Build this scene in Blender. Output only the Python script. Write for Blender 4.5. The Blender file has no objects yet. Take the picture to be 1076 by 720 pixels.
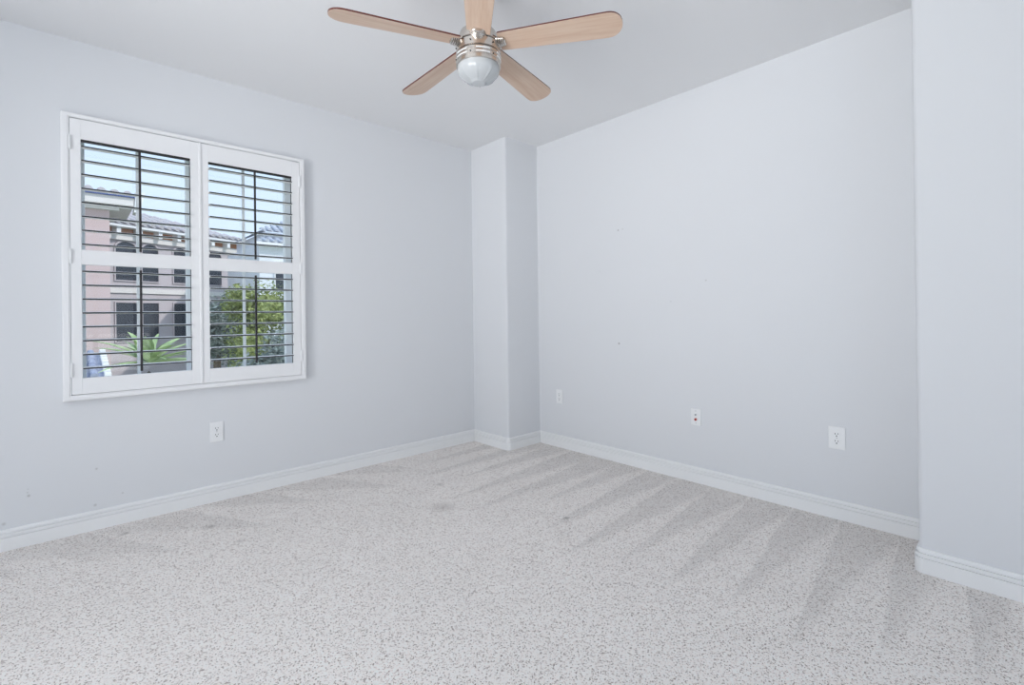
import bpy, bmesh, math, random
from mathutils import Vector, Matrix
PI = math.pi
random.seed(7)
S = bpy.context.scene
COL = S.collection

# ------------------------------------------------------------------ camera, world, lights, exposure
F_PX, SHIFT_PX, HC = 505.657, 30.25, 1.1194
YAW, PITCH, ROLL = 0.742289, 0.00295, -0.012365
cd = bpy.data.cameras.new('camera')
cam = bpy.data.objects.new('camera', cd); COL.objects.link(cam); S.camera = cam
cd.sensor_fit = 'HORIZONTAL'; cd.sensor_width = 36.0; cd.lens = 36.0 * F_PX / 1076.0
cd.shift_y = -SHIFT_PX / 1076.0; cd.clip_start = 0.02; cd.clip_end = 400
fw = Vector((math.sin(YAW) * math.cos(PITCH), math.cos(YAW) * math.cos(PITCH), math.sin(PITCH)))
rt = Vector((math.cos(YAW), -math.sin(YAW), 0)); up = rt.cross(fw)
c_, s_ = math.cos(ROLL), math.sin(ROLL)
r2 = c_ * rt + s_ * up; u2 = -s_ * rt + c_ * up
cam.matrix_world = Matrix(((r2.x, u2.x, -fw.x, 0), (r2.y, u2.y, -fw.y, 0), (r2.z, u2.z, -fw.z, HC), (0, 0, 0, 1)))

S.view_settings.view_transform = 'Standard'; S.view_settings.look = 'None'
S.view_settings.gamma = 1.0; S.view_settings.use_curve_mapping = False
S.view_settings.exposure = 0.14

W_ = bpy.data.worlds.new('sky'); S.world = W_; W_.use_nodes = True
wn = W_.node_tree; bg = wn.nodes['Background']
tc = wn.nodes.new('ShaderNodeTexCoord'); sp = wn.nodes.new('ShaderNodeSeparateXYZ'); rp = wn.nodes.new('ShaderNodeValToRGB')
wn.links.new(tc.outputs['Generated'], sp.inputs[0]); wn.links.new(sp.outputs[2], rp.inputs[0]); wn.links.new(rp.outputs[0], bg.inputs[0])
rp.color_ramp.elements[0].position = 0.0; rp.color_ramp.elements[0].color = (0.68, 0.80, 0.95, 1)
rp.color_ramp.elements[1].position = 0.5; rp.color_ramp.elements[1].color = (0.52, 0.70, 0.95, 1)
bg.inputs[1].default_value = 1.15

def sun(rot, strength, col):
    d = bpy.data.lights.new('sun', 'SUN'); d.energy = strength; d.color = col; d.angle = 0.02
    o = bpy.data.objects.new('sun', d); COL.objects.link(o); o.rotation_euler = rot
d_ = Vector((-0.45, 0.62, -0.62))
sun(d_.to_track_quat('-Z', 'Y').to_euler(), 1.9, (1.0, 0.97, 0.93))

def area(name, loc, rot, sx, sy, power, col):
    d = bpy.data.lights.new(name, 'AREA'); d.shape = 'RECTANGLE'; d.size = sx; d.size_y = sy; d.energy = power; d.color = col
    o = bpy.data.objects.new(name, d); COL.objects.link(o); o.location = loc; o.rotation_euler = rot
# fill lights added outside two made-up windows behind the camera
FILL_TINT = (0.985, 0.965, 0.955)
area('fill_west', (-2.3, 1.4, 1.66), (0, -PI / 2 + math.radians(20), 0), 2.0, 1.2, 22, FILL_TINT)
area('fill_west_low', (-6, 0.2, -1.0), (0, -PI / 2 - math.radians(25), 0), 4, 4, 445, FILL_TINT)
area('fill_west_far', (-6, -2.5, 1.0), (0, -PI / 2, 0.5), 4, 3, 120, FILL_TINT)
area('fill_south_low', (0.4, -6, -1.0), (PI / 2 + math.radians(25), 0, 0), 4, 4, 60, FILL_TINT)

# ------------------------------------------------------------------ helpers
def mat(name, col, rough=0.6, metal=0.0, spec=0.5):
    m = bpy.data.materials.new(name); m.use_nodes = True
    b = m.node_tree.nodes['Principled BSDF']
    b.inputs['Base Color'].default_value = (*col, 1); b.inputs['Roughness'].default_value = rough
    b.inputs['Metallic'].default_value = metal; b.inputs['Specular IOR Level'].default_value = spec
    return m

class N:
    """tiny node-graph helper"""
    def __init__(s, m): s.t = m.node_tree; s.b = s.t.nodes['Principled BSDF']; s.m = m
    def add(s, typ, **k):
        n = s.t.nodes.new(typ)
        for a, v in k.items(): setattr(n, a, v)
        return n
    def link(s, a, b): s.t.links.new(a, b)
    def math(s, op, a, b=None, c=None, clamp=False):
        n = s.add('ShaderNodeMath', operation=op); n.use_clamp = clamp
        for i, v in enumerate((a, b, c)):
            if v is None: continue
            if isinstance(v, (int, float)): n.inputs[i].default_value = v
            else: s.link(v, n.inputs[i])
        return n.outputs[0]
    def pos(s):
        n = s.add('ShaderNodeNewGeometry'); return n.outputs['Position']
    def obj(s):
        n = s.add('ShaderNodeTexCoord'); return n.outputs['Object']
    def noise(s, vec, scale, detail=2, rough=0.5):
        n = s.add('ShaderNodeTexNoise'); n.inputs['Scale'].default_value = scale
        n.inputs['Detail'].default_value = detail; n.inputs['Roughness'].default_value = rough
        s.link(vec, n.inputs['Vector']); return n.outputs['Fac']
    def ramp(s, fac, stops):
        n = s.add('ShaderNodeValToRGB'); s.link(fac, n.inputs[0])
        e = n.color_ramp.elements
        while len(e) < len(stops): e.new(0.5)
        for el, (p, c) in zip(e, stops): el.position = p; el.color = (*c, 1)
        return n.outputs[0]
    def mix(s, fac, a, b, mode='MIX'):
        n = s.add('ShaderNodeMix', data_type='RGBA', blend_type=mode)
        for i, v in ((0, fac), (6, a), (7, b)):
            if isinstance(v, (int, float)): n.inputs[i].default_value = v
            elif isinstance(v, tuple): n.inputs[i].default_value = (*v, 1)
            else: s.link(v, n.inputs[i])
        return n.outputs[2]
    def bump(s, h, strength, dist):
        n = s.add('ShaderNodeBump'); n.inputs['Strength'].default_value = strength; n.inputs['Distance'].default_value = dist
        s.link(h, n.inputs['Height']); s.link(n.outputs[0], s.b.inputs['Normal'])
    def base(s, c): s.link(c, s.b.inputs['Base Color'])
    def spots(s, pts, vec=None):
        """sum of soft round marks; pts = (x,y,z,radius,strength)"""
        vec = vec or s.pos(); tot = None
        for x, y, z, r, k in pts:
            n = s.add('ShaderNodeVectorMath', operation='DISTANCE'); s.link(vec, n.inputs[0]); n.inputs[1].default_value = (x, y, z)
            v = s.math('MULTIPLY', s.math('SUBTRACT', 1.0, s.math('DIVIDE', n.outputs['Value'], r), clamp=True), k)
            tot = v if tot is None else s.math('ADD', tot, v, clamp=True)
        return tot

def finish(bm, name, m, parent=None, smooth=False, loc=None):
    bmesh.ops.recalc_face_normals(bm, faces=bm.faces)
    me = bpy.data.meshes.new(name); bm.to_mesh(me); bm.free()
    for x in (m if isinstance(m, (list, tuple)) else [m]): me.materials.append(x)
    if smooth:
        me.polygons.foreach_set('use_smooth', [True] * len(me.polygons))
        if smooth != 'all' and hasattr(me, 'set_sharp_from_angle'): me.set_sharp_from_angle(angle=math.radians(35))
    o = bpy.data.objects.new(name, me); COL.objects.link(o)
    if parent: o.parent = parent
    if loc: o.location = loc
    return o

def box(bm, x0, x1, y0, y1, z0, z1, mi=0, bev=0):
    mtx = Matrix.Translation(((x0 + x1) / 2, (y0 + y1) / 2, (z0 + z1) / 2)) @ Matrix.Diagonal((abs(x1 - x0), abs(y1 - y0), abs(z1 - z0), 1))
    g = bmesh.ops.create_cube(bm, size=1, matrix=mtx)
    vs = g['verts']; fs = {f for v in vs for f in v.link_faces}
    for f in fs: f.material_index = mi
    if bev:
        es = {e for v in vs for e in v.link_edges}
        r = bmesh.ops.bevel(bm, geom=list(es), offset=bev, segments=2, affect='EDGES', profile=0.5)
        for f in r['faces']: f.material_index = mi

def prism(bm, pts, z0, z1, mi=0):
    lo = [bm.verts.new((x, y, z0)) for x, y in pts]; hi = [bm.verts.new((x, y, z1)) for x, y in pts]
    n = len(pts); fs = [bm.faces.new(lo[::-1]), bm.faces.new(hi)]
    for i in range(n): fs.append(bm.faces.new((lo[i], lo[(i + 1) % n], hi[(i + 1) % n], hi[i])))
    for f in fs: f.material_index = mi

def lathe(bm, prof, n=48, mi=0, mtx=None):
    """prof: list of (r,z)"""
    mtx = mtx or Matrix(); rings = []
    for r, z in prof:
        if r < 1e-6: rings.append([bm.verts.new(mtx @ Vector((0, 0, z)))])
        else: rings.append([bm.verts.new(mtx @ Vector((r * math.cos(2 * PI * i / n), r * math.sin(2 * PI * i / n), z))) for i in range(n)])
    for a, b in zip(rings, rings[1:]):
        for i in range(n):
            j = (i + 1) % n
            if len(a) == 1 and len(b) == 1: continue
            if len(a) == 1: f = bm.faces.new((a[0], b[i], b[j]))
            elif len(b) == 1: f = bm.faces.new((a[i], a[j], b[0]))
            else: f = bm.faces.new((a[i], a[j], b[j], b[i]))
            f.material_index = mi

def empty(name, loc, label, cat, rz=0, group=None):
    o = bpy.data.objects.new(name, None); COL.objects.link(o); o.location = loc; o.rotation_euler = (0, 0, rz)
    o.empty_display_size = 0.1
    o['label'] = label; o['category'] = cat
    if group: o['group'] = group
    return o
def tag(o, label, cat, group=None):
    o['label'] = label; o['category'] = cat
    if group: o['group'] = group
    return o
def struct(o, label=None):
    o['kind'] = 'structure'
    if label: o['label'] = label
    return o

# ------------------------------------------------------------------ materials
D, W, H = 3.4200, 3.0431, 2.60          # window wall, right wall, ceiling height
CA, CB = 0.3797, 0.4534                 # corner chase
PC, PY = 0.3660, 0.3531                 # pier on the right
XW, YS = -1.80, -1.60                   # walls behind the camera
EDGE = 0.006

SCUFFS = [(-0.161, 0.245, 0.009, 0.55), (-0.165, 0.262, 0.006, 0.3), (-0.163, 0.278, 0.005, 0.25), (0.097, 0.322, 0.008, 0.45), (0.09, 0.129, 0.010, 0.45), (0.205, 0.165, 0.007, 0.4), (-0.248, 0.129, 0.011, 0.4)]
def paint(name, col, marks=None, bump=0.05, scale=180):
    m = mat(name, col, 0.55, 0, 0.3); n = N(m); p = n.pos()
    big = n.noise(p, 1.7, 3)
    c = n.mix(n.math('MULTIPLY', n.math('SUBTRACT', big, 0.35, clamp=True), 0.25), col, tuple(x * 0.93 for x in col))
    if marks:
        c = n.mix(n.spots(marks, p), c, (0.30, 0.28, 0.27))
    n.base(c); n.bump(n.noise(p, scale, 2), bump, 0.002)
    return m
M_WALLN = paint('wall_paint_scuffed', (0.805, 0.82, 0.845), [(SX, D, SZ, SR, SK) for SX, SZ, SR, SK in SCUFFS])
M_WALLE = paint('wall_paint_right', (0.805, 0.82, 0.845), [(W, 2.124, 1.749, 0.009, 0.8), (W, 2.085, 1.752, 0.007, 0.5), (W, 2.129, 0.896, 0.011, 0.9),
                 (W, 1.45, 1.33, 0.008, 0.4), (W, 1.7, 1.2, 0.006, 0.35), (W, 2.3, 1.45, 0.006, 0.3)])
M_WALL = paint('wall_paint', (0.805, 0.82, 0.845))
M_CEIL = paint('ceiling_paint', (0.88, 0.885, 0.895), bump=0.25, scale=110)
M_TRIM = paint('trim_paint', (0.95, 0.955, 0.96), bump=0.0)
M_TRIM.node_tree.nodes['Principled BSDF'].inputs['Roughness'].default_value = 0.4
M_WHITE = mat('shutter_white', (0.93, 0.935, 0.945), 0.4)
M_VINYL = mat('white_vinyl', (0.85, 0.87, 0.89), 0.35)
M_DARK = mat('dark_rod_and_shade', (0.022, 0.020, 0.023), 0.45)  # tilt rods, plus shade painted on louver noses and opening edges
M_PLATE = mat('white_plastic', (0.94, 0.95, 0.96), 0.35)
M_SLOT = mat('slot_dark', (0.05, 0.05, 0.055), 0.6)
M_RED = mat('red_jack', (0.55, 0.05, 0.03), 0.4)
M_SCREW = mat('painted_screw', (0.55, 0.56, 0.58), 0.4, 0.3)

def carpet():
    m = mat('carpet_pile', (0.5, 0.5, 0.5), 1.0, 0, 0.05); n = N(m); p = n.pos()
    xyz = n.add('ShaderNodeSeparateXYZ'); n.link(p, xyz.inputs[0]); X, Y = xyz.outputs[0], xyz.outputs[1]
    wob = n.math('MULTIPLY', n.math('SUBTRACT', n.noise(p, 3.0, 2), 0.5), 0.04)
    # nap strokes fanning out from the right wall
    def strokes(along, across, a0, a1, slope, off, period, rnd):
        t = n.math('DIVIDE', n.math('SUBTRACT', along, a0), a1 - a0)
        s = n.math('SUBTRACT', across, n.math('MULTIPLY', n.math('SUBTRACT', along, a0), slope))
        q = n.math('DIVIDE', n.math('SUBTRACT', off, n.math('ADD', s, wob)), period)
        u = n.math('FRACT', q)
        wn_ = n.add('ShaderNodeTexWhiteNoise', noise_dimensions='1D'); n.link(n.math('FLOOR', q), wn_.inputs['W'])
        t2 = n.math('ADD', t, n.math('MULTIPLY', n.math('SUBTRACT', wn_.outputs[0], 0.5), rnd))
        soft = n.math('ADD', n.math('MULTIPLY', n.math('SUBTRACT', t2, u), 5.0), 0.5, clamp=True)
        sharp = n.math('MULTIPLY', u, 26.0, clamp=True)
        inside = n.math('MULTIPLY', t2, 9.0, clamp=True)
        return n.math('MULTIPLY', n.math('MULTIPLY', soft, sharp), inside)
    s1 = strokes(X, Y, 1.80, 3.02, 0.11, 1.053 + 0.235 * 8, 0.235, 0.35)
    s2 = strokes(Y, X, 2.85, 3.40, -0.55, 1.60, 0.41, 0.4)
    lim = n.math('MULTIPLY', n.math('SUBTRACT', 1.9, X), 4.0, clamp=True)
    s2 = n.math('MULTIPLY', n.math('MULTIPLY', s2, lim), 0.8)
    nap = n.math('MAXIMUM', s1, s2)
    # darker footprints and broad streaks in the middle
    br = n.noise(p, 2.2, 3); br2 = n.noise(p, 9.0, 3)
    tone = n.math('ADD', n.math('MULTIPLY', nap, -0.115), n.math('MULTIPLY', n.math('SUBTRACT', br, 0.5), 0.10))
    tone = n.math('ADD', tone, n.math('MULTIPLY', n.math('SUBTRACT', br2, 0.5), 0.08))
    # tufts
    v = n.add('ShaderNodeTexVoronoi', feature='F1'); v.inputs['Scale'].default_value = 250; n.link(p, v.inputs['Vector'])
    rnd = n.add('ShaderNodeSeparateColor'); n.link(v.outputs['Color'], rnd.inputs[0])
    f1 = n.noise(p, 290, 3, 0.8)
    f2 = n.noise(p, 75, 3, 0.6)
    mixf = n.math('ADD', n.math('MULTIPLY', rnd.outputs[0], 0.62), n.math('ADD', n.math('MULTIPLY', f1, 0.75), n.math('MULTIPLY', f2, 0.18)))
    col = n.ramp(n.math('MULTIPLY', mixf, 0.82), [(0.365, (0.20, 0.14, 0.115)), (0.45, (0.74, 0.675, 0.64)), (0.54, (1.0, 0.93, 0.885)), (0.80, (1.0, 0.975, 0.945))])
    fac = n.math('ADD', 1.0, tone)
    cmb = n.add('ShaderNodeCombineColor')
    for i in range(3): n.link(fac, cmb.inputs[i])
    col = n.mix(1.0, col, cmb.outputs[0], 'MULTIPLY')
    st = n.spots([(1.80, 2.69, 0, 0.035, 0.5), (1.60, 2.36, 0, 0.09, 0.45), (2.0, 1.76, 0, 0.022, 1.0), (1.80, 3.21, 0, 0.03, 0.5), (0.55, 3.02, 0, 0.03, 0.7), (0.62, 2.72, 0, 0.025, 0.5), (0.20, 3.24, 0, 0.03, 0.7)], p)
    st = n.math('MULTIPLY', st, n.math('MULTIPLY', f2, 1.4), clamp=True)
    col = n.mix(st, col, (0.20, 0.17, 0.15))
    n.base(col)
    n.bump(n.math('ADD', n.math('MULTIPLY', v.outputs['Distance'], 1.0), mixf), 0.25, 0.004)
    return m
M_CARPET = carpet()

# ------------------------------------------------------------------ room shell
T = 0.14
WX0, WX1, WZ0, WZ1 = 0.0, 1.153, 0.731, 2.177     # window opening
bm = bmesh.new(); box(bm, XW - T, W + T, YS - T, D + T, -0.18, 0)
struct(finish(bm, 'floor', M_CARPET), 'grey beige speckled carpet with vacuum strokes')
bm = bmesh.new(); box(bm, XW - T, W + T, YS - T, D + T, H, H + 0.2)
struct(finish(bm, 'ceiling', M_CEIL))

def walled(name, m, a0, a1, h0, h1, hole, axis, b0, b1):
    """wall slab spanning a0..a1 along one axis with a rectangular opening"""
    bm = bmesh.new(); x0, x1, z0, z1 = hole
    for (p, q, r, s) in ((a0, x0, h0, h1), (x1, a1, h0, h1), (x0, x1, h0, z0), (x0, x1, z1, h1)):
        if axis == 'x': box(bm, p, q, b0, b1, r, s)
        else: box(bm, b0, b1, p, q, r, s)
    return struct(finish(bm, name, m))
walled('wall_north', M_WALLN, XW - T, W + T, 0, H, (WX0, WX1, WZ0, WZ1), 'x', D, D + T)
walled('wall_west', M_WALL, YS, D, 0, H, (-0.4, 2.0, 0.12, 2.48), 'y', XW - T, XW)
walled('wall_south', M_WALL, XW - T, W + T, 0, H, (-0.4, 0.9, 0.12, 2.48), 'x', YS - T, YS)
bm = bmesh.new(); box(bm, W, W + T, YS, D, 0, H)
struct(finish(bm, 'wall_east', M_WALLE))

def arc(cx, cy, r, a0, a1, n=7):
    return [(cx + r * math.cos(math.radians(a0 + (a1 - a0) * i / n)), cy + r * math.sin(math.radians(a0 + (a1 - a0) * i / n))) for i in range(n + 1)]
r_ = 0.018
chase = [(W - CA, D)] + arc(W - CA + r_, D - CB + r_, r_, 180, 270) + [(W - EDGE, D - CB), (W, D - CB - EDGE * 1.5), (W, D)]
bm = bmesh.new(); prism(bm, chase, 0, H)
struct(finish(bm, 'wall_corner', M_WALL, smooth=True))
pier = [(W, PY)] + arc(W - PC + r_, PY - r_, r_, 90, 180) + [(W - PC, YS), (W, YS)]
bm = bmesh.new(); prism(bm, pier, 0, H)
struct(finish(bm, 'wall_pier', M_WALL, smooth=True))

# ---- baseboards: moulded profile swept with mitres
BH = 0.102
PROF = [(0, 0), (0.016, 0), (0.016, BH * .62), (0.0085, BH * .622), (0.0085, BH * .680), (0.0150, BH * .69), (0.0140, BH * .80), (0.0062, BH * .803),
        (0.0062, BH * .858), (0.0118, BH * .87), (0.0095, BH * .95), (0.005, BH), (0, BH)]
def sweep(name, path, k0, k1):
    """path interior on the right of travel; builds only points k0..k1, mitred against the whole path"""
    def off(i):
        P = Vector(path[i]); ns = []
        if i > 0: d = (P - Vector(path[i - 1])).normalized(); ns.append(Vector((d.y, -d.x)))
        if i < len(path) - 1: d = (Vector(path[i + 1]) - P).normalized(); ns.append(Vector((d.y, -d.x)))
        n = sum(ns, Vector((0, 0))).normalized(); return n / max(0.3, n.dot(ns[0]))
    bm = bmesh.new(); prev = None
    for i in range(k0, k1 + 1):
        o = off(i); ring = [bm.verts.new((path[i][0] + o.x * (t - 0.0), path[i][1] + o.y * t, z)) for t, z in PROF]
        if prev:
            for a in range(len(PROF) - 1): bm.faces.new((prev[a], prev[a + 1], ring[a + 1], ring[a]))
        else: bm.faces.new(ring)
        prev = ring
    bm.faces.new(prev[::-1])
    return struct(finish(bm, name, M_TRIM))
ca = arc(W - CA + r_, D - CB + r_, r_, 180, 270, 4); pa = arc(W - PC + r_, PY - r_, r_, 90, 180, 4)
path = [(XW, D), (W - CA, D)] + ca + [(W - EDGE, D - CB), (W, D - CB - EDGE * 1.5), (W, PY)] + pa + [(W - PC, YS)]
i2 = 2 + len(ca)
sweep('baseboard_north', path, 0, 1)
sweep('baseboard_corner', path, 1, i2)
sweep('baseboard_east', path, i2, i2 + 2)
sweep('baseboard_pier', path, i2 + 2, len(path) - 1)
sweep('baseboard_west', [(XW, YS), (XW, D)], 0, 1)
sweep('baseboard_south', [(W - PC, YS), (XW, YS)], 0, 1)

# ------------------------------------------------------------------ windows
def glass_mat():
    m = bpy.data.materials.new('window_glass'); m.use_nodes = True; t = m.node_tree
    for n in list(t.nodes):
        if n.type != 'OUTPUT_MATERIAL': t.nodes.remove(n)
    out = t.nodes['Material Output']
    tr = t.nodes.new('ShaderNodeBsdfTransparent'); tr.inputs[0].default_value = (0.99, 0.995, 0.995, 1)
    gl = t.nodes.new('ShaderNodeBsdfGlossy'); gl.inputs['Roughness'].default_value = 0.02
    mx = t.nodes.new('ShaderNodeMixShader'); mx.inputs[0].default_value = 0.03
    t.links.new(tr.outputs[0], mx.inputs[1]); t.links.new(gl.outputs[0], mx.inputs[2]); t.links.new(mx.outputs[0], out.inputs[0])
    return m
M_GLASS = glass_mat()
bm = bmesh.new()
y0, y1 = D + 0.09, D + 0.135
box(bm, WX0, 0.062, y0, y1, WZ0, WZ1, bev=0.003); box(bm, 1.097, WX1, y0, y1, WZ0, WZ1, bev=0.003)
box(bm, 0.062, 1.097, y0, y1, WZ0, WZ0 + 0.05, bev=0.003); box(bm, 0.062, 1.097, y0, y1, WZ1 - 0.05, WZ1, bev=0.003)
wf = struct(finish(bm, 'window_1', M_VINYL), 'white vinyl window frame behind the shutters')
bm = bmesh.new(); box(bm, 0.524, 0.58, y0 + .002, y1 - .004, WZ0 + 0.05, WZ1 - 0.05, bev=0.004)
finish(bm, 'meeting_stile', M_VINYL, wf)
for xm in (0.2925, 0.8445):
    bm = bmesh.new(); box(bm, xm - 0.008, xm + 0.008, D + 0.105, D + 0.122, WZ0 + 0.05, WZ1 - 0.05, bev=0.002)
    finish(bm, 'muntin', M_VINYL, wf)
for xa, xb in ((0.062, 0.524), (0.58, 1.097)):
    bm = bmesh.new(); box(bm, xa, xb, D + 0.112, D + 0.115, WZ0 + 0.05, WZ1 - 0.05)
    finish(bm, 'pane', M_GLASS, wf)

def added_window(name, a0, a1, z0, z1, b, axis):
    bm = bmesh.new(); w = 0.05
    def bb(p, q, r, s, t0, t1, target):
        if axis == 'x': box(target, p, q, t0, t1, r, s)
        else: box(target, t0, t1, p, q, r, s)
    for p, q, r, s in ((a0, a0 + w, z0, z1), (a1 - w, a1, z0, z1), (a0 + w, a1 - w, z0, z0 + w), (a0 + w, a1 - w, z1 - w, z1), ((a0 + a1) / 2 - .025, (a0 + a1) / 2 + .025, z0 + w, z1 - w)):
        bb(p, q, r, s, b, b + 0.04, bm)
    o = struct(finish(bm, name, M_VINYL))
    bm = bmesh.new(); bb(a0 + w, a1 - w, z0 + w, z1 - w, b + .018, b + .021, bm)
    finish(bm, 'pane', M_GLASS, o)  # pane of the added unseen window
added_window('added_window_2', -0.4, 2.0, 0.12, 2.48, XW - 0.10, 'y')  # unseen window added to let the west fill light in
added_window('added_window_3', -0.4, 0.9, 0.12, 2.48, YS - 0.10, 'x')  # unseen window added to let the south fill light in

# ------------------------------------------------------------------ plantation shutters
sh = empty('plantation_shutter', (0, D, 0), 'white double plantation shutter with open louvers over the window in the left wall', 'window shutter')
def P(bmf, name, m, parent, smooth=False):
    bm = bmesh.new(); bmf(bm); return finish(bm, name, m, parent, smooth)
def frame_bm(bm):
    o = (-0.0325, 1.1855, 0.7015, 2.2000); i = (WX0, WX1, WZ0, WZ1)
    def ring(off, y):  # off: 0 outer, 1 inner
        x0 = o[0] + (i[0] - o[0]) * off; x1 = o[1] + (i[1] - o[1]) * off; z0 = o[2] + (i[2] - o[2]) * off; z1 = o[3] + (i[3] - o[3]) * off
        return [bm.verts.new(v) for v in ((x0, y, z0), (x1, y, z0), (x1, y, z1), (x0, y, z1))]
    prof = [(0.0, 0.0), (0.0, -0.040), (0.06, -0.047), (0.22, -0.050), (0.80, -0.050), (0.84, -0.046), (1.0, -0.046), (1.0, 0.0)]
    rs = [ring(*a) for a in prof]; rs.append(rs[0])
    for a, b in zip(rs, rs[1:]):
        for k in range(4): bm.faces.new((a[k], a[(k + 1) % 4], b[(k + 1) % 4], b[k]))
fr = P(frame_bm, 'shutter_frame', M_WHITE, sh)
def hinge_bm(x, z):
    def f(bm):
        box(bm, x - 0.0065, x + 0.0065, -0.0530, -0.0445, z - 0.036, z + 0.036, bev=0.001)
        lathe(bm, [(0, -0.037), (0.004, -0.037), (0.004, 0.037), (0, 0.037)], 10, 0, Matrix.Translation((x, -0.0545, z)))
    return f
for x in (0.002, 1.151):
    for z in (2.045, 1.453, 0.862):
        P(hinge_bm(x, z), 'hinge', M_PLATE, fr)

PZ = (0.7335, 0.817, 1.413, 1.490, 2.070, 2.1735)       # rails
YF, YB = -0.045, -0.017
def panel(xl, xr, sl, sr, rod_x, last):
    def body(bm):
        box(bm, xl, sl, YF, YB, PZ[0], PZ[5], bev=0.0025); box(bm, sr, xr, YF, YB, PZ[0], PZ[5], bev=0.0025)
        for a, b in ((PZ[0], PZ[1]), (PZ[2], PZ[3]), (PZ[4], PZ[5])): box(bm, sl - .0005, sr + .0005, YF, YB, a, b)
        if last: box(bm, xl - 0.007, xl + 0.006, YF - 0.007, YF, PZ[0], PZ[5], bev=0.003)   # astragal bead
    pn = P(body, 'shutter_panel', M_WHITE, sh)
    P(lambda bm: box(bm, sl, sr, YF + .004, YB - .004, PZ[4] - 0.0105, PZ[4]), 'top_shade_strip', M_DARK, pn)  # dark strip painted in as the shadow gap under the top rail
    P(lambda bm: box(bm, sr - 0.0035, sr, YF + .010, YB - .010, PZ[3], PZ[4] - 0.0105), 'side_shade_strip', M_DARK, pn)  # thin dark strip painted in as the shade line beside the stile
    P(lambda bm: box(bm, sr - 0.0025, sr, YF + .010, YB - .010, PZ[1], PZ[2]), 'side_shade_strip', M_DARK, pn)  # same painted shade line in the lower opening
    # louver: elliptical slat, backlit shade painted dark along its room-side nose
    def louver(bm):
        prof = []
        for k in range(20):
            a = 2 * PI * k / 20; prof.append((0.0315 * math.cos(a), 0.0060 * math.sin(a)))
        L = [bm.verts.new((sl + 0.0015, y, z)) for y, z in prof]; R = [bm.verts.new((sr - 0.004, y, z)) for y, z in prof]
        bm.faces.new(L[::-1]); bm.faces.new(R)
        for k in range(20):
            f = bm.faces.new((L[k], L[(k + 1) % 20], R[(k + 1) % 20], R[k]))
            ym = (prof[k][0] + prof[(k + 1) % 20][0]) / 2
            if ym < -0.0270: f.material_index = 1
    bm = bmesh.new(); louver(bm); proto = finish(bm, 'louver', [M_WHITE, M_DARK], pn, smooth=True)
    zs = [2.031 - 0.0731 * k for k in range(8)] + [1.377 - 0.0726 * k for k in range(8)]
    for k, z in enumerate(zs):
        o = proto if k == 0 else proto.copy()
        if k: COL.objects.link(o); o.parent = pn
        o.location = (0, -0.0335, z); o.rotation_euler = (math.radians(3.5 if k < 8 else 1.5), 0, 0)
    def rod(z0, z1):
        def f(bm):
            box(bm, rod_x - 0.0055, rod_x + 0.0055, -0.078, -0.067, z0, z1, bev=0.002)
        return f
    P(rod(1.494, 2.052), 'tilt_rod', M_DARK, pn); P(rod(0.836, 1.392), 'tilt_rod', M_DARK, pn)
    # white arch on the divider rail, painted-in light of the rod notch
    def notch_bm(bm):
        prism(bm, [(rod_x - 0.009, 0), (rod_x + 0.009, 0), (rod_x + 0.009, 0.012)] + [(rod_x + 0.009 * math.cos(a), 0.012 + 0.009 * math.sin(a)) for a in (0.5, 1.1, 1.57, 2.1, 2.6)] + [(rod_x - 0.009, 0.012)], -0.002, 0.002)
        bmesh.ops.transform(bm, matrix=Matrix.Translation((0, YF - 0.001, PZ[2] + 0.0)) @ Matrix.Rotation(PI / 2, 4, 'X'), verts=bm.verts)
    P(notch_bm, 'lit_rod_notch', M_PLATE, pn)
    return pn
panel(0.0018, 0.5738, 0.045, 0.528, 0.288, False)
panel(0.5762, 1.1512, 0.620, 1.101, 0.868, True)

# ------------------------------------------------------------------ wall outlets
def plate_bm(w, h):
    def f(bm): box(bm, -w / 2, w / 2, -0.0075, -0.0005, -h / 2, h / 2, bev=0.0028)
    return f
def rounded(bm, w, h, y0, y1, zc, mi=0, n=6):
    pts = []; r = w / 2
    for sgn, a0 in ((1, 0), (-1, PI)):
        for k in range(n + 1):
            a = a0 + PI * k / n; pts.append((r * math.cos(a), zc + sgn * 0 + (h / 2 - r * 0.62) * sgn + 0.62 * r * math.sin(a)))
    A = [bm.verts.new((x, y0, z)) for x, z in pts]; B = [bm.verts.new((x, y1, z)) for x, z in pts]
    m_ = len(pts); fs = [bm.faces.new(A), bm.faces.new(B[::-1])]
    for i in range(m_): fs.append(bm.faces.new((A[i], A[(i + 1) % m_], B[(i + 1) % m_], B[i])))
    for f in fs: f.material_index = mi
def receptacle(zc):
    def f(bm):
        rounded(bm, 0.033, 0.029, -0.0095, -0.0070, zc)
        box(bm, -0.0078, -0.0050, -0.0099, -0.0094, zc - 0.001, zc + 0.0075, 1)
        box(bm, 0.0050, 0.0078, -0.0099, -0.0094, zc + 0.000, zc + 0.0070, 1)
        rounded(bm, 0.0062, 0.0066, -0.0099, -0.0094, zc - 0.0085, 1, 4)
    return f
def screw(zc):
    return lambda bm: lathe(bm, [(0, 0.0085), (0.0022, 0.0083), (0.0032, 0.0074), (0.0032, 0.006)], 14, 0, Matrix.Translation((0, 0, zc)) @ Matrix.Rotation(PI / 2, 4, 'X'))
def duplex(name, loc, rz, w, h, label):
    e = empty(name, loc, label, 'electrical outlet', rz)
    P(plate_bm(w, h), 'cover_plate', M_PLATE, e)
    for z in (0.0195, -0.0195): P(receptacle(z), 'receptacle', [M_PLATE, M_SLOT], e)
    P(screw(0), 'screw', M_SCREW, e)
duplex('wall_outlet', (0.657, D, 0.4255), 0, 0.072, 0.122, 'white duplex power outlet low on the left wall below the shuttered window')
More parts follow.
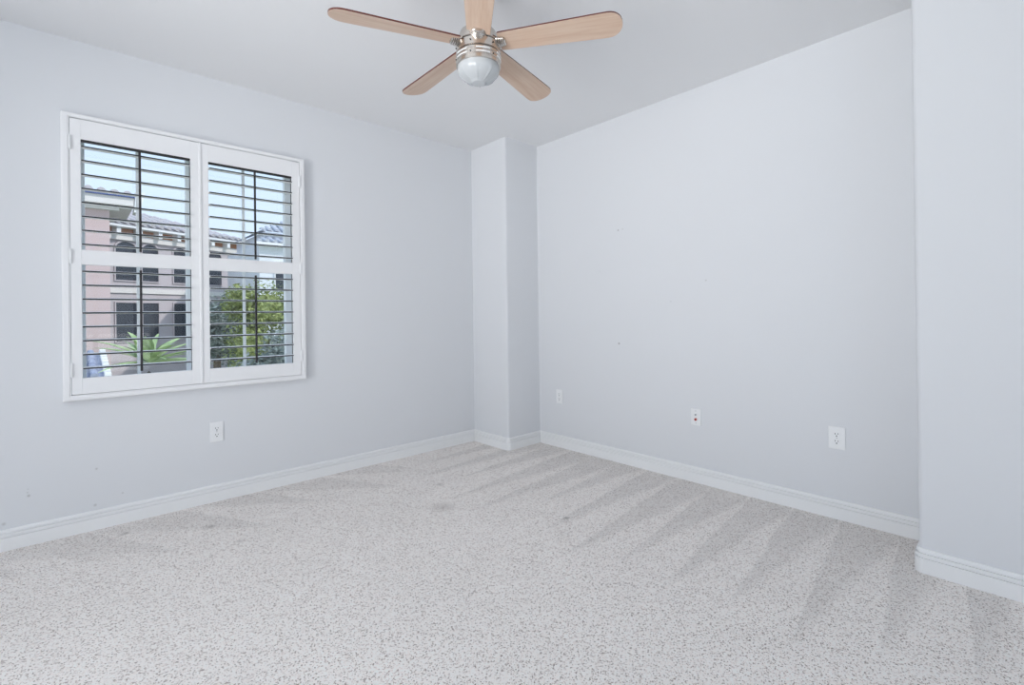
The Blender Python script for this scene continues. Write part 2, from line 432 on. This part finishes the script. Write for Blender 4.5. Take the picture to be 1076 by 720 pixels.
duplex('wall_outlet', (W, 2.732, 0.4275), -PI / 2, 0.070, 0.116, 'small white power outlet on the right wall nearest the corner column')
duplex('wall_outlet', (W, 0.735, 0.4360), -PI / 2, 0.078, 0.120, 'white duplex power outlet on the right wall nearest the projecting pier')
e = empty('jack_plate', (W, 1.528, 0.4316), 'white wall plate with a dark jack above a red one, between two power outlets', 'wall jack', -PI / 2)
P(plate_bm(0.068, 0.110), 'cover_plate', M_PLATE, e)
def jack(zc, r):
    return lambda bm: (lathe(bm, [(0, 0.0125), (r * .55, 0.0125), (r * .6, 0.0135), (r, 0.013), (r, 0.006)], 18, 0, Matrix.Translation((0, 0, zc)) @ Matrix.Rotation(PI / 2, 4, 'X')),
                       lathe(bm, [(0, 0.0132), (r * .45, 0.0132), (r * .45, 0.0120)], 14, 1, Matrix.Translation((0, 0, zc)) @ Matrix.Rotation(PI / 2, 4, 'X')))
o = P(jack(0.0155, 0.006), 'jack', [M_SCREW, M_SLOT], e); o['label'] = 'grey upper jack'
o = P(jack(-0.0155, 0.0085), 'jack', [M_RED, M_SLOT], e); o['label'] = 'red lower jack'
for z in (0.040, -0.040): P(screw(z), 'screw', M_SCREW, e)

# ------------------------------------------------------------------ ceiling fan
FX, FY, FZ, FR = 1.3135, 1.6275, 2.298, 0.6118
M_NICK = mat('brushed_nickel', (0.64, 0.60, 0.56), 0.22, 1.0)
nn = N(M_NICK); nn.bump(nn.noise(nn.obj(), 90, 2), 0.03, 0.001)
M_BLACK = mat('black_groove', (0.02, 0.02, 0.02), 0.5)  # plain black for the housing grooves and screws
M_DOME = mat('frosted_glass', (0.66, 0.69, 0.71), 0.22)
M_DOME.node_tree.nodes['Principled BSDF'].inputs['Transmission Weight'].default_value = 0.15
def wood(name, a, b, rough):
    m = mat(name, a, rough, 0, 0.4); n = N(m)
    tcd = n.obj(); mp = n.add('ShaderNodeMapping'); mp.inputs['Scale'].default_value = (2.2, 34, 34); n.link(tcd, mp.inputs[0])
    g = n.noise(mp.outputs[0], 1.6, 5, 0.6)
    n.base(n.ramp(g, [(0.30, b), (0.62, a)])); return m
M_MAPLE = wood('maple_veneer', (0.74, 0.57, 0.45), (0.64, 0.44, 0.32), 0.38)
M_MAHOG = mat('mahogany_edge', (0.12, 0.025, 0.018), 0.4)
fan = empty('ceiling_fan', (FX, FY, H), 'five blade ceiling fan with pale wood blades, nickel motor and frosted light', 'ceiling fan')
zb = FZ - H                                   # blade height below the ceiling
P(lambda bm: lathe(bm, [(0, 0), (0.072, 0), (0.074, -0.010), (0.070, -0.045), (0.058, -0.078), (0.036, -0.098), (0.020, -0.104), (0, -0.104)], 48), 'canopy', M_NICK, fan, True)
P(lambda bm: lathe(bm, [(0, -0.095), (0.0125, -0.095), (0.0125, -0.24), (0, -0.24)], 24), 'downrod', M_NICK, fan, True)
def motor(bm):
    z = zb
    lathe(bm, [(0, z + .088), (0.030, z + .088), (0.034, z + .070), (0.060, z + .062), (0.078, z + .045), (0.083, z + .030), (0.083, z + .006), (0.095, z + .003),
               (0.0955, z - .006), (0.0915, z - .008), (0.0915, z - .012), (0.0955, z - .014), (0.0960, z - .046), (0.0915, z - .048), (0.0915, z - .052), (0.0965, z - .054),
               (0.0970, z - .066), (0.0945, z - .068), (0.0945, z - .071), (0.0970, z - .073), (0.0970, z - .084), (0.0945, z - .086), (0.0945, z - .089), (0.0965, z - .091), (0.0965, z - .102), (0.088, z - .104), (0, z - .104)], 64)
    for f in bm.faces:
        c = f.calc_center_median(); r = math.hypot(c.x, c.y)
        if 0.0914 < r * 1.0 < 0.0918 or (0.0908 < r < 0.0918 and (abs(c.z - (z - .010)) < .003 or abs(c.z - (z - .050)) < .003)): f.material_index = 1
fb = P(motor, 'motor_housing', [M_NICK, M_BLACK], fan, True)
def slot_bm(bm):
    for j in range(8):
        m4 = Matrix.Rotation(math.radians(4.5 * j - 16), 4, 'Z') @ Matrix.Translation((0.0972, 0, 0)) @ Matrix.Diagonal((0.0016, 0.0077, 0.0045, 1))
        bmesh.ops.create_cube(bm, size=1, matrix=m4)
bm = bmesh.new(); slot_bm(bm); bmesh.ops.remove_doubles(bm, verts=bm.verts, dist=0.0008); sl0 = finish(bm, 'vent_slot', M_PLATE, fan)
bm = bmesh.new(); lathe(bm, [(0, 0.003), (0.003, 0.003), (0.003, 0)], 10, 0, Matrix.Translation((0.096, 0, 0)) @ Matrix.Rotation(PI / 2, 4, 'Y')); sc0 = finish(bm, 'housing_screw', M_BLACK, fan)
for k in range(6):
    for q in (0, 1):
        for o0, da, zz in ((sl0, 12, zb - 0.0625 - 0.016 * q), (sc0, 40, zb - 0.030 - 0.048 * q)):
            o = o0 if k + q == 0 else o0.copy()
            if k + q: COL.objects.link(o); o.parent = fan
            o.location = (0, 0, zz); o.rotation_euler = (0, 0, math.radians(-128.5 + da + 60 * k))
def dome(bm):
    z = zb - 0.100; n = 96; rings = []
    prof = [(0.0885, 0.004), (0.0900, -0.004), (0.0905, -0.020), (0.0870, -0.030), (0.0760, -0.043), (0.0600, -0.055), (0.0430, -0.064), (0.0300, -0.0685), (0.0290, -0.0705), (0.0270, -0.0710), (0.0, -0.0725)]
    for i, (r, dz) in enumerate(prof):
        if r == 0: rings.append([bm.verts.new((0, 0, z + dz))]); continue
        ring = []
        for k in range(n):
            a = 2 * PI * k / n
            w = max(0, math.cos(a * 8)) ** 14 if 3 <= i <= 6 else 0
            rr = r + 0.0022 * w; ring.append(bm.verts.new((rr * math.cos(a), rr * math.sin(a), z + dz - 0.0022 * w)))
        rings.append(ring)
    for a, b in zip(rings, rings[1:]):
        for k in range(n):
            j = (k + 1) % n
            bm.faces.new((a[k], a[j], b[j], b[k]) if len(b) > 1 else (a[k], a[j], b[0]))
P(dome, 'light_dome', M_DOME, fan, 'all')

BP = math.radians(-12.0)
def blade_bm(bm):
    """blade lies along +X, pitched about X; material 0 underside, 1 top and edge"""
    n = 14; top, bot = [], []; out = []
    r0, r1 = 0.094, FR
    w0, w1 = 0.050, 0.066
    out.append((r0, -w0 * .94)); out.append((r0 + 0.004, -w0))
    xt = r1 - 0.058
    out.append((xt - 0.02, -w1))
    for k in range(n + 1):
        a = -PI / 2 + PI * k / n; c, s = math.cos(a), math.sin(a)
        out.append((xt + 0.058 * (abs(c) ** 0.94), w1 * math.copysign(abs(s) ** 0.94, s)))
    out.append((xt - 0.02, w1)); out.append((r0 + 0.004, w0)); out.append((r0, w0 * .94))
    h = 0.0032
    A = [bm.verts.new((x, y, -h)) for x, y in out]; B = [bm.verts.new((x, y, h)) for x, y in out]
    f = bm.faces.new(A[::-1]); f.material_index = 0
    g = bm.faces.new(B); g.material_index = 1
    m_ = len(out)
    for i in range(m_):
        q = bm.faces.new((A[i], A[(i + 1) % m_], B[(i + 1) % m_], B[i])); q.material_index = 1
    bmesh.ops.transform(bm, matrix=Matrix.Rotation(BP, 4, 'X'), verts=bm.verts)
def arm_bm(bm):
    m4 = Matrix.Diagonal((1, 1.6, 0.72, 1)) @ Matrix.Translation((0.072, 0, -0.006)) @ Matrix.Rotation(PI / 2, 4, 'Y')
    prof = [(0, 0), (0.021, 0), (0.021, 0.012)]
    for k in range(4):
        z = 0.014 + 0.008 * k; r = 0.0225 - 0.0012 * k
        prof += [(r - .004, z), (r, z + .001), (r, z + .006), (r - .004, z + .007)]
    prof += [(0.017, 0.047), (0.012, 0.052), (0, 0.053)]
    lathe(bm, prof, 28, 0, m4)
bm = bmesh.new(); blade_bm(bm); bl0 = finish(bm, 'fan_blade', [M_MAPLE, M_MAHOG], fan)
bm = bmesh.new(); arm_bm(bm); ar0 = finish(bm, 'blade_arm', M_NICK, fan, True)
for k in range(5):
    a = math.radians(160.0 - 72 * k)
    b = bl0 if k == 0 else bl0.copy(); r = ar0 if k == 0 else ar0.copy()
    for o in (b, r):
        if k: COL.objects.link(o)
        o.parent = fan; o.location = (0, 0, zb); o.rotation_euler = (0, 0, a)

# ------------------------------------------------------------------ outside
G = -3.0
def stucco(name, col):
    m = mat(name, col, 0.9, 0, 0.1); n = N(m); p = n.pos()
    n.base(n.ramp(n.noise(p, 2.5, 4), [(0.3, tuple(c * .95 for c in col)), (0.7, col)])); n.bump(n.noise(p, 40, 2), 0.2, 0.02); return m
M_PINK = stucco('pink_stucco', (0.62, 0.48, 0.47)); M_MAUVE = stucco('mauve_stucco', (0.56, 0.50, 0.52))
M_CREAM = stucco('cream_stucco', (0.78, 0.74, 0.71)); M_PALE = stucco('pale_stucco', (0.78, 0.80, 0.84))
M_TERRA = stucco('terracotta_band', (0.50, 0.24, 0.14))
M_TILE = stucco('clay_tile', (0.60, 0.56, 0.57)); M_TILE2 = stucco('grey_tile', (0.58, 0.60, 0.66))
M_SLATE = stucco('blue_grey_tile', (0.36, 0.39, 0.50))
M_GUT = mat('blue_gutter', (0.06, 0.10, 0.30), 0.4)
M_WGL = mat('dark_window_glass', (0.05, 0.055, 0.07), 0.35, 0, 0.15)
M_SOFF = mat('white_painted_wood', (0.80, 0.80, 0.80), 0.6)
def grass():
    m = mat('lawn', (0.1, 0.2, 0.05), 1.0, 0, 0.1); n = N(m); n.base(n.ramp(n.noise(n.pos(), 3, 4), [(0.3, (0.06, 0.12, 0.03)), (0.7, (0.18, 0.27, 0.09))])); return m
bm = bmesh.new(); box(bm, -60, 90, D + 2, 140, G - 0.3, G)
struct(finish(bm, 'ground', grass()), 'green lawn outside')

def tiles(bm, u0, u1, v0, z0, v1, z1, clip, period=0.26, r=0.085, mi=0):
    """barrel tiles running from the eave (v0,z0) to the ridge (v1,z1); clip(u) gives the fraction of slope kept"""
    n = int((u1 - u0) / period); L = math.hypot(v1 - v0, z1 - z0); dv, dz = (v1 - v0) / L, (z1 - z0) / L
    for i in range(n + 1):
        u = u0 + period * i; k = max(0.03, clip(u)) * L; seg = 7; rows = max(1, int(k / 0.42))
        for row in range(rows):
            a, b = k * row / rows, k * (row + 1) / rows + 0.03
            ends = []
            for t, lift in ((a, 0.03), (b, 0.0)):
                ring = []
                for s in range(seg + 1):
                    an = PI * s / seg; ring.append(bm.verts.new((u - r * math.cos(an), v0 + dv * t - dz * (r * math.sin(an) + lift), z0 + dz * t + dv * (r * math.sin(an) + lift))))
                ends.append(ring)
            for s in range(seg):
                f = bm.faces.new((ends[0][s], ends[0][s + 1], ends[1][s + 1], ends[1][s])); f.material_index = mi
            f = bm.faces.new(ends[0]); f.material_index = mi

def win(bm_pane, bm_fr, u0, u1, z0, z1, arch, v=-0.0):
    pts = [(u0, z0), (u1, z0)]
    if arch:
        c = (u0 + u1) / 2; r = (u1 - u0) / 2; zc = z1 - r * .8
        pts += [(c + r * math.cos(PI * k / 10), zc + r * .8 * math.sin(PI * k / 10)) for k in range(11)]
    else: pts += [(u1, z1), (u0, z1)]
    A = [bm_pane.verts.new((x, v - 0.02, z)) for x, z in pts]; B = [bm_pane.verts.new((x, v + .03, z)) for x, z in pts]
    n = len(pts); bm_pane.faces.new(A); bm_pane.faces.new(B[::-1])
    for i in range(n): bm_pane.faces.new((A[i], A[(i + 1) % n], B[(i + 1) % n], B[i]))
    c = Vector(((u0 + u1) / 2, (z0 + z1) / 2)); e = 0.035
    O = [(x + math.copysign(e, x - c.x) if abs(x - c.x) > .02 else x, z + math.copysign(e, z - c.y)) for x, z in pts]
    for (p, q) in ((A, O),):
        for i in range(n):
            j = (i + 1) % n
            vs = [bm_fr.verts.new((pts[i][0], v - .05, pts[i][1])), bm_fr.verts.new((pts[j][0], v - .05, pts[j][1])), bm_fr.verts.new((O[j][0], v - .05, O[j][1])), bm_fr.verts.new((O[i][0], v - .05, O[i][1]))]
            ws = [bm_fr.verts.new((w.co.x, v + .01, w.co.z)) for w in vs]
            bm_fr.faces.new(vs); bm_fr.faces.new((vs[0], vs[1], ws[1], ws[0])); bm_fr.faces.new((vs[2], vs[3], ws[3], ws[2]))

hs = empty('stucco_house', (0.9, 20, G), 'two storey mauve stucco house with arched upper windows under a clay tile roof', 'house', math.radians(23.7))
Z = lambda z: z - G
P(lambda bm: box(bm, -0.6, 4.3, 0, 6, 0, Z(4.0)), 'wall', M_MAUVE, hs)
P(lambda bm: box(bm, -0.6, 4.35, -0.06, 0.0, Z(2.0), Z(2.16)), 'string_course', M_CREAM, hs)
P(lambda bm: box(bm, -0.6, 4.4, -0.12, 0.0, Z(3.72), Z(3.90)), 'cornice', M_CREAM, hs)
P(lambda bm: box(bm, -0.6, 4.4, -0.05, 0.0, Z(3.90), Z(4.10)), 'frieze', M_TERRA, hs)
bmc = bmesh.new(); box(bmc, -0.55, -0.43, -0.34, 0, Z(3.88), Z(4.10)); cb0 = finish(bmc, 'corbel', M_SOFF, hs)
for k in range(1, 8):
    o = cb0.copy(); COL.objects.link(o); o.parent = hs; o.location.x = 0.62 * k
P(lambda bm: box(bm, -0.6, 4.6, -0.42, 6.3, Z(4.10), Z(4.18)), 'eave', M_SOFF, hs)
def mainroof(bm):
    tiles(bm, -0.5, 4.6, -0.45, Z(4.2), 2.6, Z(5.38), lambda u: min(1, max(0, (4.62 - u) / 4.5)))
    A = [bm.verts.new(v) for v in ((-0.6, -0.44, Z(4.19)), (4.62, -0.44, Z(4.19)), (0.1, 2.6, Z(5.37)), (-0.6, 2.6, Z(5.37)))]
    bm.faces.new(A)
    B = [bm.verts.new(v) for v in ((4.62, -0.44, Z(4.19)), (4.62, 6.3, Z(4.19)), (0.1, 2.6, Z(5.37)))]; bm.faces.new(B)
    C = [bm.verts.new(v) for v in ((-0.6, 6.3, Z(4.19)), (4.62, 6.3, Z(4.19)), (0.1, 2.6, Z(5.37)), (-0.6, 2.6, Z(5.37)))]; bm.faces.new(C)
P(mainroof, 'tile_roof', M_TILE, hs, True)
for u0, u1 in ((0.18, 0.79), (0.96, 1.46), (1.97, 2.42), (3.25, 3.75)):
    for z0, z1, ar in ((2.42, 3.68, True), (0.42, 1.68, False)):
        a = bmesh.new(); b = bmesh.new(); win(a, b, u0, u1, Z(z0), Z(z1), ar)
        f = finish(b, 'house_window', M_MAUVE, hs); finish(a, 'window_pane', M_WGL, f)

wg = empty('gabled_house', (-3.0, 17, G), 'pink stucco house with a cream eave and blue gutter, nearest and leftmost outside', 'house')
P(lambda bm: box(bm, 0, 3.8, 0, 1.9, 0, Z(4.1)), 'wall', M_PINK, wg)
P(lambda bm: box(bm, 0, 4.3, -0.35, 2.0, Z(4.22), Z(4.46)), 'fascia', M_CREAM, wg)
P(lambda bm: box(bm, 0, 4.0, -0.12, 1.95, Z(4.10), Z(4.22)), 'frieze', M_CREAM, wg)
P(lambda bm: box(bm, 0, 4.32, -0.43, -0.35, Z(4.44), Z(4.52), bev=0.01), 'gutter', M_GUT, wg)
def rake(bm):
    vs = [(4.3, Z(4.05)), (4.42, Z(4.05)), (4.55, Z(4.62)), (4.33, Z(4.62))]
    A = [bm.verts.new((x, -0.38, z)) for x, z in vs]; B = [bm.verts.new((x, 0.1, z)) for x, z in vs]
    bm.faces.new(A); bm.faces.new(B[::-1])
    for i in range(4): bm.faces.new((A[i], A[(i + 1) % 4], B[(i + 1) % 4], B[i]))
P(rake, 'rake_board', M_SOFF, wg)
def wroof(bm):
    tiles(bm, 0, 4.25, -0.38, Z(4.5), 1.1, Z(4.86), lambda u: min(1, max(0, (4.4 - u) / 1.2)))
    bm.faces.new([bm.verts.new(v) for v in ((0, -0.36, Z(4.48)), (4.3, -0.36, Z(4.48)), (3.4, 1.1, Z(4.85)), (0, 1.1, Z(4.85)))])
    bm.faces.new([bm.verts.new(v) for v in ((4.3, -0.36, Z(4.48)), (4.3, 2.0, Z(4.48)), (3.4, 1.1, Z(4.85)))])
P(wroof, 'tile_roof', M_TILE, wg, True)
a = bmesh.new(); b = bmesh.new(); win(a, b, 1.2, 1.8, Z(2.4), Z(3.5), False)
f = finish(b, 'house_window', M_CREAM, wg); finish(a, 'window_pane', M_WGL, f)

# house on the right with two stepped hip roofs
rh = empty('hip_roofed_house', (4.2, 16, G), 'pale house with stepped grey tile roofs rising at the right edge of the window', 'house')
P(lambda bm: box(bm, 0.05, 4.5, 0, 4, 0, Z(3.40)), 'wall', M_PALE, rh)
P(lambda bm: box(bm, 0.35, 4.5, 0.6, 4, Z(3.4), Z(3.86)), 'upper_wall', M_PALE, rh)
P(lambda bm: box(bm, -0.1, 4.6, -0.25, 0.0, Z(3.33), Z(3.43)), 'eave', M_SOFF, rh)
def rroof(bm):
    tiles(bm, 0.0, 4.4, -0.25, Z(3.42), 0.75, Z(3.70), lambda u: min(1, u / 0.5 + .1), 0.22, 0.07)
    tiles(bm, 0.25, 4.4, 0.35, Z(3.86), 2.6, Z(4.95), lambda u: min(1, (u - 0.15) / 2.2), 0.22, 0.07)
    bm.faces.new([bm.verts.new(v) for v in ((-0.1, -0.25, Z(3.41)), (4.5, -0.25, Z(3.41)), (4.5, .75, Z(3.69)), (0.3, .75, Z(3.69)))])
    bm.faces.new([bm.verts.new(v) for v in ((0.15, 0.35, Z(3.85)), (4.5, 0.35, Z(3.85)), (4.5, 2.6, Z(4.94)), (2.4, 2.6, Z(4.94)))])
    bm.faces.new([bm.verts.new(v) for v in ((0.15, 0.35, Z(3.85)), (0.15, 4.2, Z(3.85)), (2.4, 2.6, Z(4.94)))])
P(rroof, 'tile_roof', M_TILE2, rh, True)
for u in (0.5, 1.5, 2.5):
    a = bmesh.new(); b = bmesh.new(); win(a, b, u, u + 0.45, Z(2.0), Z(2.85), False)
    f = finish(b, 'house_window', M_SOFF, rh); finish(a, 'window_pane', M_WGL, f)

fh = empty('distant_house', (5.6, 28, G), 'far pale house with a terracotta band seen low between the other houses', 'house')
P(lambda bm: box(bm, 0, 6, 0, 5, 0, Z(4.6)), 'wall', M_PALE, fh)
P(lambda bm: box(bm, 0, 6, -0.05, 0, Z(3.2), Z(3.75)), 'terracotta_band', M_TERRA, fh)
def froof(bm):
    tiles(bm, -0.1, 6.0, -0.3, Z(4.7), 2.5, Z(5.4), lambda u: min(1, (u + .2) / 1.5), 0.3, 0.1)
    bm.faces.new([bm.verts.new(v) for v in ((-0.2, -0.3, Z(4.65)), (6.2, -0.3, Z(4.65)), (5, 2.5, Z(5.38)), (1.2, 2.5, Z(5.38)))])
    bm.faces.new([bm.verts.new(v) for v in ((-0.2, -0.3, Z(4.65)), (-0.2, 5.3, Z(4.65)), (1.2, 2.5, Z(5.38)))])
P(froof, 'tile_roof', M_TILE2, fh, True)
for u in (0.6, 2.2, 3.8):
    a = bmesh.new(); b = bmesh.new(); win(a, b, u, u + 0.8, Z(2.2), Z(3.1), False)
    f = finish(b, 'house_window', M_SOFF, fh); finish(a, 'window_pane', M_WGL, f)

# low porch with blue grey tiles
po = empty('tiled_porch', (-1.6, 12, G), 'low porch with blue grey barrel tiles at the bottom left outside the window', 'porch')
for x in (0.1, 1.85): P(lambda bm: box(bm, x, x + 0.16, 0.1, 0.26, 0, Z(-0.12)), 'post', M_CREAM, po)
P(lambda bm: box(bm, 0, 2.08, 0.05, 2.2, Z(-0.12), Z(0.02)), 'beam', M_CREAM, po)
def proof(bm):
    tiles(bm, 0.05, 2.02, -0.1, Z(0.04), 2.2, Z(0.40), lambda u: 1, 0.17, 0.062)
    bm.faces.new([bm.verts.new(v) for v in ((0, -0.1, Z(0.03)), (2.1, -0.1, Z(0.03)), (2.1, 2.2, Z(0.39)), (0, 2.2, Z(0.39)))])
P(proof, 'tile_roof', M_SLATE, po, True)
def verge(bm):
    for k in range(9):
        t = k / 8.0; box(bm, 2.06, 2.17, -0.1 + 2.1 * t, 0.10 + 2.1 * t, Z(0.04 + .34 * t), Z(0.13 + .34 * t), bev=0.02)
P(verge, 'verge_tiles', M_SOFF, po)

# ---- plants
def leafmat(name, a, b):
    m = mat(name, a, 0.6, 0, 0.3); n = N(m); oi = n.add('ShaderNodeNewGeometry')
    n.base(n.mix(n.noise(oi.outputs['Position'], 5.0, 2), a, b))
    n.b.inputs['Subsurface Weight'].default_value = 0.0
    return m
M_LEAF = leafmat('bright_leaf', (0.03, 0.06, 0.02), (0.58, 0.64, 0.24)); M_LEAF2 = leafmat('blue_green_leaf', (0.05, 0.085, 0.075), (0.42, 0.47, 0.44))
M_BAN = leafmat('banana_leaf', (0.14, 0.24, 0.08), (0.58, 0.70, 0.36)); M_BARK = stucco('bark', (0.16, 0.12, 0.09))
def foliage(blobs, n, size):
    def f(bm):
        for i in range(n):
            cx, cy, cz, rx, ry, rz = random.choice(blobs)
            d = Vector((random.gauss(0, 1), random.gauss(0, 1), random.gauss(0, 1))).normalized() * random.uniform(0.45, 1.08)
            p = Vector((cx + d.x * rx, cy + d.y * ry, cz + d.z * rz))
            s = size * random.uniform(0.6, 1.3)
            q = Matrix.Translation(p) @ Matrix.Rotation(random.uniform(0, 6.3), 4, 'Z') @ Matrix.Rotation(random.uniform(-1.3, 1.3), 4, 'X') @ Matrix.Rotation(random.uniform(0, 6.3), 4, 'Z')
            vs = [bm.verts.new(q @ Vector(v)) for v in ((-s, 0, 0), (-s * .2, -s * .42, -s * .12), (s, 0, -s * .15), (-s * .2, s * .42, -s * .12))]
            bm.faces.new((vs[0], vs[1], vs[2])); bm.faces.new((vs[0], vs[2], vs[3]))
        nl = len(bm.faces)
        for cx, cy, cz, rx, ry, rz in blobs:
            g = bmesh.ops.create_icosphere(bm, subdivisions=3, radius=1, matrix=Matrix.Translation((cx, cy, cz)) @ Matrix.Diagonal((rx * .5, ry * .5, rz * .5, 1)))
            for v in g['verts']:
                v.co += Vector((random.uniform(-1, 1), random.uniform(-1, 1), random.uniform(-1, 1))) * 0.06
    return f
def tree(name, loc, h, blobs, n, size, m, label):
    e = empty(name, loc, label, 'tree', group=None)
    P(lambda bm: lathe(bm, [(0.13, 0), (0.10, h * .4), (0.07, h * .75), (0, h * .85)], 10), 'trunk', M_BARK, e, True)
    P(foliage(blobs, n, size), 'foliage', m, e)
tree('leafy_tree', (2.98, 10.6, G), 4.4, [(0, 0, 4.3, .62, .6, .60), (-.35, 0, 3.6, .45, .5, .7), (.5, 0, 3.6, .5, .5, .7), (0.1, -.1, 2.9, .5, .5, .6), (-.50, .1, 4.42, .3, .4, .38), (.6, 0, 4.4, .4, .5, .45)], 8000, 0.05, M_LEAF, 'bright green leafy tree seen through the right shutter panel')
tree('dark_tree', (2.45, 12.6, G), 4.5, [(0.1, 0, 4.15, .62, .5, .5), (-.1, 0, 3.6, .45, .5, .4), (.6, 0, 3.4, .5, .5, .8)], 5500, 0.055, M_LEAF2, 'darker blue green tree left of the bright tree outside')
tree('shrub_tree', (2.62, 8.4, G), 3.5, [(0, 0, 3.45, .42, .4, .5), (-.35, 0, 3.1, .4, .4, .5), (.4, 0, 3.3, .4, .4, .5)], 4500, 0.05, M_LEAF2, 'grey green bushy tree low at the right edge outside the window')
bp = empty('banana_plant', (0.86, 9.0, G), 'banana plant with broad arching green leaves seen low through the left shutter panel', 'plant')
P(lambda bm: lathe(bm, [(0.14, 0), (0.12, 1.6), (0.09, 2.9), (0.05, 3.3), (0, 3.35)], 14), 'stalk', M_BARK, bp, True)
def banana_leaf(az, el, L, w):
    def f(bm):
        n = 9; rows = []
        for i in range(n + 1):
            t = i / n; e = el - 1.25 * t * t
            x = L * (t * math.cos(el) + 0.18 * t * t); z = L * (t * math.sin(el) - 0.25 * t * t)
            ww = w * math.sin(PI * min(1, 0.06 + t * .94)) ** 0.7 if 0 < i < n else 0.006
            rows.append([bm.verts.new((x, -ww, z + ww * .35)), bm.verts.new((x, 0, z)), bm.verts.new((x, ww, z + ww * .35))])
        for a, b in zip(rows, rows[1:]):
            for k in (0, 1): bm.faces.new((a[k], a[k + 1], b[k + 1], b[k]))
        bmesh.ops.transform(bm, matrix=Matrix.Translation((0, 0, 3.46)) @ Matrix.Rotation(az, 4, 'Z'), verts=bm.verts)
    return f
for k in range(30):
    P(banana_leaf(k * 2.4 + .3, random.uniform(0.1, 1.45), random.uniform(0.4, 0.85), random.uniform(.035, .065)), 'leaf', M_BAN, bp, True)
